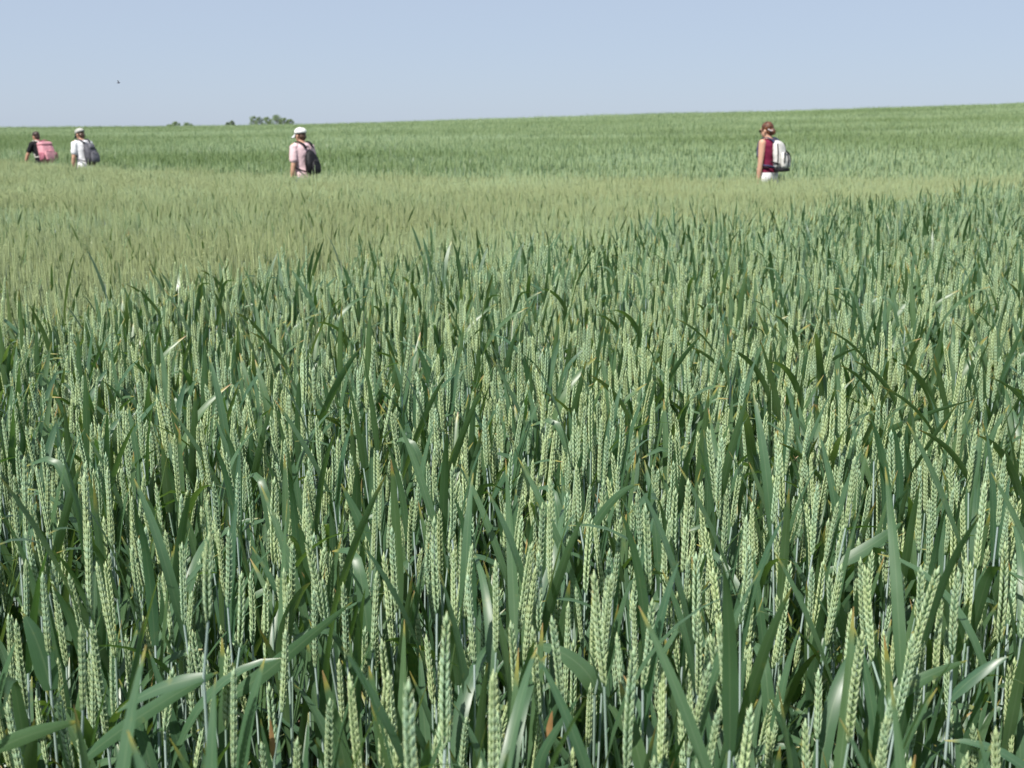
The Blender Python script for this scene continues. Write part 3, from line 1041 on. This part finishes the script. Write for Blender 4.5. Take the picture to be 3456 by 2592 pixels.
M_EYE = mat_cloth('eye_dark', (0.02, 0.016, 0.013), 0.2)
SKIN_A = mat_skin('skin_fair', (0.62, 0.36, 0.25))
SKIN_B = mat_skin('skin_tan', (0.56, 0.31, 0.21))
HAIR_D = mat_hair('hair_dark_brown', (0.020, 0.011, 0.008), (0.055, 0.026, 0.017))
HAIR_M = mat_hair('hair_brown', (0.05, 0.026, 0.016), (0.10, 0.05, 0.028))
HAIR_R = mat_hair('hair_auburn', (0.025, 0.010, 0.007), (0.18, 0.064, 0.025))
DENIM = mat_cloth('denim', (0.16, 0.24, 0.34))
GREYT = mat_cloth('grey_cotton', (0.30, 0.31, 0.33))
WHITEC = mat_cloth('white_cotton', (0.80, 0.80, 0.82), var=.04)
BLACKC = mat_cloth('black_cotton', (0.014, 0.014, 0.017), var=.2)
SHOE = mat_cloth('shoe_leather', (0.10, 0.085, 0.07), 0.6)

def place(o, px, d, heading):
    X_ = (px - 1728) / 4000 * d
    o.location = (X_, d, float(terrain(X_, d)))
    h = R(heading)
    o.rotation_euler = (0, 0, math.atan2(math.cos(h), -math.sin(h)))

DOWN = lambda fwd, out, L=.30: (out, -fwd, -math.sqrt(max(.01, L * L - fwd * fwd - out * out)))

# 1: far left, hunched, black shirt, big rose backpack
W1 = Walker(1.63, 0.13, 0.02, [(DOWN(.10, .075), DOWN(.10, .01, .25)), (DOWN(.04, -.07), DOWN(.09, -.02, .25))], 0.5, 0.12)
p1 = empty('person'); W1.body(SKIN_B, p1); W1.eyes(p1)
W1.hair(HAIR_D, p1); W1.shirt(BLACKC, p1); W1.trousers(BLACKC, p1); W1.shoes(SHOE, p1)
place(p1, 170, 28.9, 150)
tag(p1, 'bareheaded hiker with short dark hair and black t-shirt bending forward, farthest left', 'person', 'hikers crossing the wheat in single file')
ROSE = mat_cloth('rose_nylon', (0.60, 0.285, 0.325), 0.75, .10)
ROSE_D = mat_cloth('rose_nylon_seam', (0.34, 0.12, 0.16), 0.7)
b1 = empty('backpack')
W1.pack_block('main_bag', ROSE, b1, .90, 1.36, .40, .20, .125, 4.5, .92, .95, .12)
W1.pack_block('front_pocket', ROSE, b1, .93, 1.18, .30, .06, .32, 5.0, .9, .95, .1)
W1.pack_block('lid', ROSE, b1, 1.29, 1.40, .38, .18, .135, 4.0, .85, .95, .1)
W1.cord('zip', ROSE_D, b1, [(-.13, .372, 1.15), (-.07, .384, 1.165), (.07, .384, 1.165), (.13, .372, 1.15)])
for q in (-1, 1):
    W1.pack_block('side_pocket', ROSE_D, b1, .95, 1.15, .07, .17, .18, 3.0, .9, .9, .1, x0=q * .20)
    W1.strap(mat_cloth('strap_white', (0.62, 0.58, 0.54)) if q > 0 else ROSE_D, b1, q, 1.0)
    W1.cord('load_strap', ROSE_D, b1, [(q * .10, .12, 1.475), (q * .11, .18, 1.45), (q * .12, .24, 1.41)], .009)
W1.cord('grab_loop', ROSE_D, b1, [(-.05, .15, 1.39), (-.04, .14, 1.44), (.04, .14, 1.44), (.05, .15, 1.39)], .008)
b1.location, b1.rotation_euler = p1.location, p1.rotation_euler
tag(b1, 'large boxy rose pink backpack on the hiker in black', 'backpack')

# 2: grey-white cap, white shirt, oval grey backpack
W2 = Walker(1.68, 0.05, 0.22, [(DOWN(.0, .05), DOWN(.07, -.01, .25)), (DOWN(-.02, -.06), DOWN(.05, -.02, .25))], 0.45, 0.10)
p2 = empty('person'); W2.body(SKIN_A, p2); W2.eyes(p2)
W2.hair(HAIR_M, p2, low=-.03); W2.shirt(WHITEC, p2, .78); W2.trousers(WHITEC, p2); W2.shoes(SHOE, p2)
W2.cap(mat_cloth('pale_grey_cap', (0.46, 0.46, 0.43)), p2, mat_cloth('dark_peak', (0.06, 0.065, 0.08)))
place(p2, 312, 25.2, 148)
tag(p2, 'hiker in white t-shirt and pale grey cap, second from the left edge', 'person', 'hikers crossing the wheat in single file')
GREYP = mat_cloth('grey_nylon', (0.075, 0.075, 0.09), 0.6, .2)
GREYL = mat_cloth('light_grey_nylon', (0.13, 0.13, 0.15), 0.6)
b2 = empty('backpack')
W2.pack_block('main_bag', GREYP, b2, .93, 1.38, .29, .17, .125, 2.6, .62, .80, .3)
W2.pack_block('front_pocket', GREYL, b2, .97, 1.20, .21, .06, .32, 2.6, .8, .85, .2)
W2.pack_block('top_pocket', GREYL, b2, 1.24, 1.36, .15, .06, .25, 2.6, .8, .9, .2)
W2.cord('zip', BLACKC, b2, [(-.09, .372, 1.17), (0, .395, 1.19), (.09, .372, 1.17)])
for q in (-1, 1): W2.strap(GREYP, b2, q, .98)
W2.cord('grab_loop', GREYP, b2, [(-.035, .14, 1.37), (-.03, .13, 1.41), (.03, .13, 1.41), (.035, .14, 1.37)], .006)
b2.location, b2.rotation_euler = p2.location, p2.rotation_euler
tag(b2, 'rounded dark grey backpack on the hiker in white', 'backpack')

# 3: white cap with peak, pale pink shirt, black teardrop backpack
W3 = Walker(1.67, 0.03, 0.04, [(DOWN(-.02, .045), DOWN(.045, .0, .26)), (DOWN(-.03, -.06), DOWN(.03, -.02, .25))], 0.4, 0.06)
p3 = empty('person'); W3.body(SKIN_A, p3); W3.eyes(p3)
W3.hair(HAIR_M, p3, low=-.02); W3.shirt(mat_cloth('pale_pink_cotton', (0.74, 0.53, 0.56), var=.05), p3, .80, .70); W3.trousers(DENIM, p3); W3.shoes(SHOE, p3)
W3.cap(mat_cloth('white_cap', (0.82, 0.82, 0.80), var=.03), p3, mat_cloth('white_peak', (0.68, 0.71, 0.72), var=.05), .10)
place(p3, 1038, 19.6, 144)
tag(p3, 'hiker in pale pink t-shirt and white peaked cap walking left', 'person', 'hikers crossing the wheat in single file')
CHAR = mat_cloth('charcoal_nylon', (0.011, 0.0105, 0.013), 0.6, .25)
CHAR2 = mat_cloth('charcoal_panel', (0.024, 0.023, 0.027), 0.6, .2)
b3 = empty('backpack')
W3.pack_block('main_bag', CHAR, b3, .92, 1.34, .27, .13, .125, 2.5, .34, .80, .32)
W3.pack_block('front_pocket', CHAR2, b3, .95, 1.18, .18, .05, .27, 2.6, .6, .85, .2)
W3.cord('zip', BLACKC, b3, [(-.07, .312, 1.15), (0, .332, 1.17), (.07, .312, 1.15)])
for q in (-1, 1): W3.strap(CHAR, b3, q, .96, .05)
W3.cord('grab_loop', CHAR, b3, [(-.03, .14, 1.34), (-.025, .13, 1.40), (.025, .13, 1.40), (.03, .14, 1.34)], .006)
b3.location, b3.rotation_euler = p3.location, p3.rotation_euler
tag(b3, 'black teardrop backpack on the hiker in pale pink', 'backpack')

# 4: auburn hair tied back, sleeveless wine-red top, pale grey backpack with black trim
W4 = Walker(1.75, 0.02, 0.12, [(DOWN(.0, .03), DOWN(.03, .0, .27)), (DOWN(-.02, -.05), DOWN(.05, -.02, .25))], 0.4, 0.05)
p4 = empty('person'); W4.body(SKIN_A, p4); W4.eyes(p4)
hr = W4.hair(HAIR_R, p4, bun=True)
W4.cord('hair_clip', mat_cloth('pale_clip', (0.55, 0.48, 0.47)), hr, [(.075, .05, 1.60), (.06, .09, 1.575), (.0, .112, 1.57)], .010)
W4.shirt(mat_cloth('wine_red_cotton', (0.17, 0.014, 0.048), var=.12), p4, .955, 0.0); W4.trousers(WHITEC, p4); W4.shoes(SHOE, p4)
for q in (-1, 1):
    mb = MB(); ellipsoid(mb, W4.H((q * .032, -.095, .010)), .028, .008, .022, W4.Rh, 12, 8)
    mb.build('sunglass_lens', M_EYE, p4)
W4.cord('sunglass_arm', M_EYE, p4, [(.072, .0, 1.60), (.072, -.05, 1.60), (.055, -.10, 1.60)], .004)
place(p4, 2580, 18.9, 140)
tag(p4, 'hiker with auburn hair in sleeveless wine-red top and white trousers, farthest right', 'person', 'hikers crossing the wheat in single file')
PALEP = mat_cloth('pale_grey_nylon', (0.60, 0.59, 0.56), 0.65, .08)
NAVY = mat_cloth('navy_webbing', (0.045, 0.055, 0.12))
b4 = empty('backpack')
W4.pack_block('main_bag', PALEP, b4, .98, 1.43, .29, .12, .125, 3.0, .66, .86, .2)
W4.pack_block('front_pocket', PALEP, b4, 1.00, 1.25, .23, .07, .25, 3.0, .75, .88, .2)
W4.pack_block('base_panel', BLACKC, b4, .965, 1.03, .27, .18, .13, 3.0, .95, .9, .1)
W4.cord('piping', BLACKC, b4, [(-.09, .30, 1.03), (-.095, .322, 1.14), (-.065, .312, 1.235), (0, .318, 1.255), (.065, .312, 1.235), (.095, .322, 1.14), (.09, .30, 1.03)], .011)
W4.cord('piping', BLACKC, b4, [(0.0, .32, 1.02), (0.0, .342, 1.12), (0, .322, 1.24)], .009)
for q in (-1, 1):
    W4.cord('piping', BLACKC, b4, [(q * .12, .21, 1.00), (q * .136, .232, 1.12), (q * .130, .235, 1.26), (q * .10, .215, 1.38)], .010)
    W4.cord('compression_strap', BLACKC, b4, [(q * .145, .12, 1.12), (q * .155, .20, 1.10), (q * .125, .26, 1.08)], .010)
    W4.strap(NAVY, b4, q, 1.0)
W4.cord('hip_belt', BLACKC, b4, [(.13, .16, 1.03), (.178, .07, 1.035), (.182, -.03, 1.035), (.12, -.125, 1.035), (0, -.142, 1.03), (-.12, -.125, 1.035), (-.182, -.03, 1.035), (-.178, .07, 1.035), (-.13, .16, 1.03)], .013)
W4.cord('grab_loop', NAVY, b4, [(-.04, .135, 1.42), (-.03, .12, 1.465), (.03, .12, 1.465), (.04, .135, 1.42)], .009)
b4.location, b4.rotation_euler = p4.location, p4.rotation_euler
tag(b4, 'pale grey backpack with black piping on the hiker in wine red', 'backpack')

# ------------------------------------------------------------------ tree tops behind the ridge
def mat_foliage(name, a, b):
    k = NT(name)
    g = k.node('ShaderNodeTexCoord').outputs['Object']
    k.set(k.mix(a, b, k.ramp(k.noise(0.9, 3, g), .35, .65)), 0.6, 0.3)
    k.translucent(k.mix(a, (0.14, 0.22, 0.04), .5), .3)
    return k.mat
FOL = [mat_foliage('foliage_hazy_green', (0.20, 0.29, 0.15), (0.28, 0.37, 0.20)), mat_foliage('foliage_hazy_blue_green', (0.22, 0.29, 0.25), (0.27, 0.34, 0.30))]  # leaf colours lightened to stand in for the air haze at this distance
BARK = mat_cloth('bark', (0.09, 0.07, 0.05))

def make_tree(seed, px, top_y, d, width, fol, label):
    rs = np.random.default_rng(seed)
    X_ = (px - 1728) / 4000 * d
    z0 = float(terrain(X_, d))
    Ht = EYE + (447 - top_y) / 4000 * d - z0
    t = empty('tree', (X_, d, z0))
    mb = MB()
    tube(mb, [(0, 0, -.2), (.05, .02, Ht * .3), (-.05, .05, Ht * .62), (0, 0, Ht * .9)], [.024 * Ht, .018 * Ht, .010 * Ht, .003 * Ht], 8, 0)
    lobes = []
    for i in range(16):
        f = .30 + .62 * i / 15
        a = i * 2.4 + rs.random()
        rad = width * .5 * math.sin(math.pi * min(1, (f - .18) / .9)) ** .7 * (.55 + .45 * rs.random())
        end = np.array([math.cos(a) * rad * .75, math.sin(a) * rad * .75, Ht * (f + .03)])
        tube(mb, [(0, 0, Ht * (f - .12)), tuple(end * .55 + np.array([0, 0, Ht * f * .42])), tuple(end)], [.006 * Ht, .004 * Ht, .0015 * Ht], 5, 0)
        lobes.append((end, (.16 + .12 * rs.random()) * width * (1.25 - .6 * f)))
    lobes.append((np.array([0, 0, Ht * .94]), .13 * width))
    mb.build('trunk', BARK, t)
    mb = MB()
    for c, q in lobes:
        for k in range(170):
            v = rs.standard_normal(3); v = v / np.linalg.norm(v) * q * (rs.random() ** .4)
            v[2] *= .9
            p = c + v
            if p[2] > Ht: continue
            a1 = rs.standard_normal(3); a1 /= np.linalg.norm(a1); b1 = np.cross(a1, rs.standard_normal(3)); b1 /= np.linalg.norm(b1)
            L = .08 + .09 * rs.random()
            mb.add([tuple(p - a1 * L), tuple(p + b1 * L * .55), tuple(p + a1 * L), tuple(p - b1 * L * .55)], [(0, 1, 2, 3)])
    mb.build('crown', fol, t, smooth=False)
    tag(t, label, 'tree', 'tree tops behind the ridge')
TREES = [(600, 421, 330, 2.6, 0, 'lowest tree top at the left end of the ridge trees'),
         (620, 412, 330, 3.4, 0, 'rounded tree top, taller of the left pair above the ridge'),
         (656, 415, 340, 4.2, 0, 'broad low tree top between the left pair and the tiny middle pair'),
         (789, 413, 350, 1.9, 0, 'tiny tree tip, left one of the small middle pair'),
         (806, 408, 350, 2.3, 0, 'small tree tip, right one of the small middle pair'),
         (879, 394, 360, 3.6, 0, 'slim green tree top at the left end of the biggest clump'),
         (897, 396, 400, 3.4, 1, 'bluish farther tree top in the biggest clump'),
         (921, 397, 355, 4.2, 0, 'round tree top in the middle of the biggest clump'),
         (951, 390, 350, 4.6, 0, 'tallest dense tree top of the biggest clump'),
         (978, 400, 355, 3.8, 0, 'lower tree top right of the tallest one'),
         (996, 404, 360, 3.0, 0, 'small tree top at the right end of the biggest clump')]
for i, (px, ty_, d, wd_, f, lab) in enumerate(TREES): make_tree(100 + i, px, ty_, d, wd_, FOL[f], lab)

# ------------------------------------------------------------------ insect in the air
def make_insect():
    d = 4.2
    X_, Z_ = (400.5 - 1728) / 4000 * d * 1.0, 0
    f = d
    yv = f * math.cos(PITCH) + (1296 - 279) / 4000 * f * math.sin(PITCH)
    zv = EYE - f * math.sin(PITCH) + (1296 - 279) / 4000 * f * math.cos(PITCH)
    o = empty('flying_insect', (X_, yv, zv), 0.2)
    k = NT('insect_shell'); k.set((0.018, 0.016, 0.045), 0.3, 0.5); shell = k.mat
    k = NT('insect_wing'); k.set((0.20, 0.21, 0.23), 0.3, 0.5); k.bsdf.inputs['Alpha'].default_value = .6; wing = k.mat
    mb = MB(); ellipsoid(mb, (-.0032, 0, -.0004), .0030, .0016, .0016, None, 14, 10); ab = mb.build('abdomen', shell, o)
    mb = MB(); ellipsoid(mb, (.0006, 0, .0003), .0023, .0019, .0019, None, 14, 10); mb.build('thorax', shell, o)
    mb = MB(); ellipsoid(mb, (.0036, 0, .0004), .0014, .0015, .0014, None, 12, 8); mb.build('head', shell, o)
    for q in (-1, 1):
        mb = MB()
        leaf_strip(mb, [np.array([.001, q * .001, .0015]), np.array([-.0008, q * .0022, .0042]), np.array([-.0022, q * .0034, .0066]), np.array([-.003, q * .004, .0082])],
                   [.0012, .0030, .0034, .0008], [np.array([1., 0, .4])] * 4, 0)
        wo = mb.build('wing', wing, o)
        sm = wo.modifiers.new('thick', 'SOLIDIFY'); sm.thickness = .00015
        for j in range(3):
            mb = MB(); tube(mb, [(.002 - j * .0016, q * .0012, -.001), (.0022 - j * .002, q * .0024, -.002), (.002 - j * .0024, q * .0026, -.0038)], [.0002, .00016, .0001], 5, 0)
            mb.build('leg', shell, o)
    tag(o, 'small dark flying insect in the sky above the two left hikers', 'insect')
make_insect()
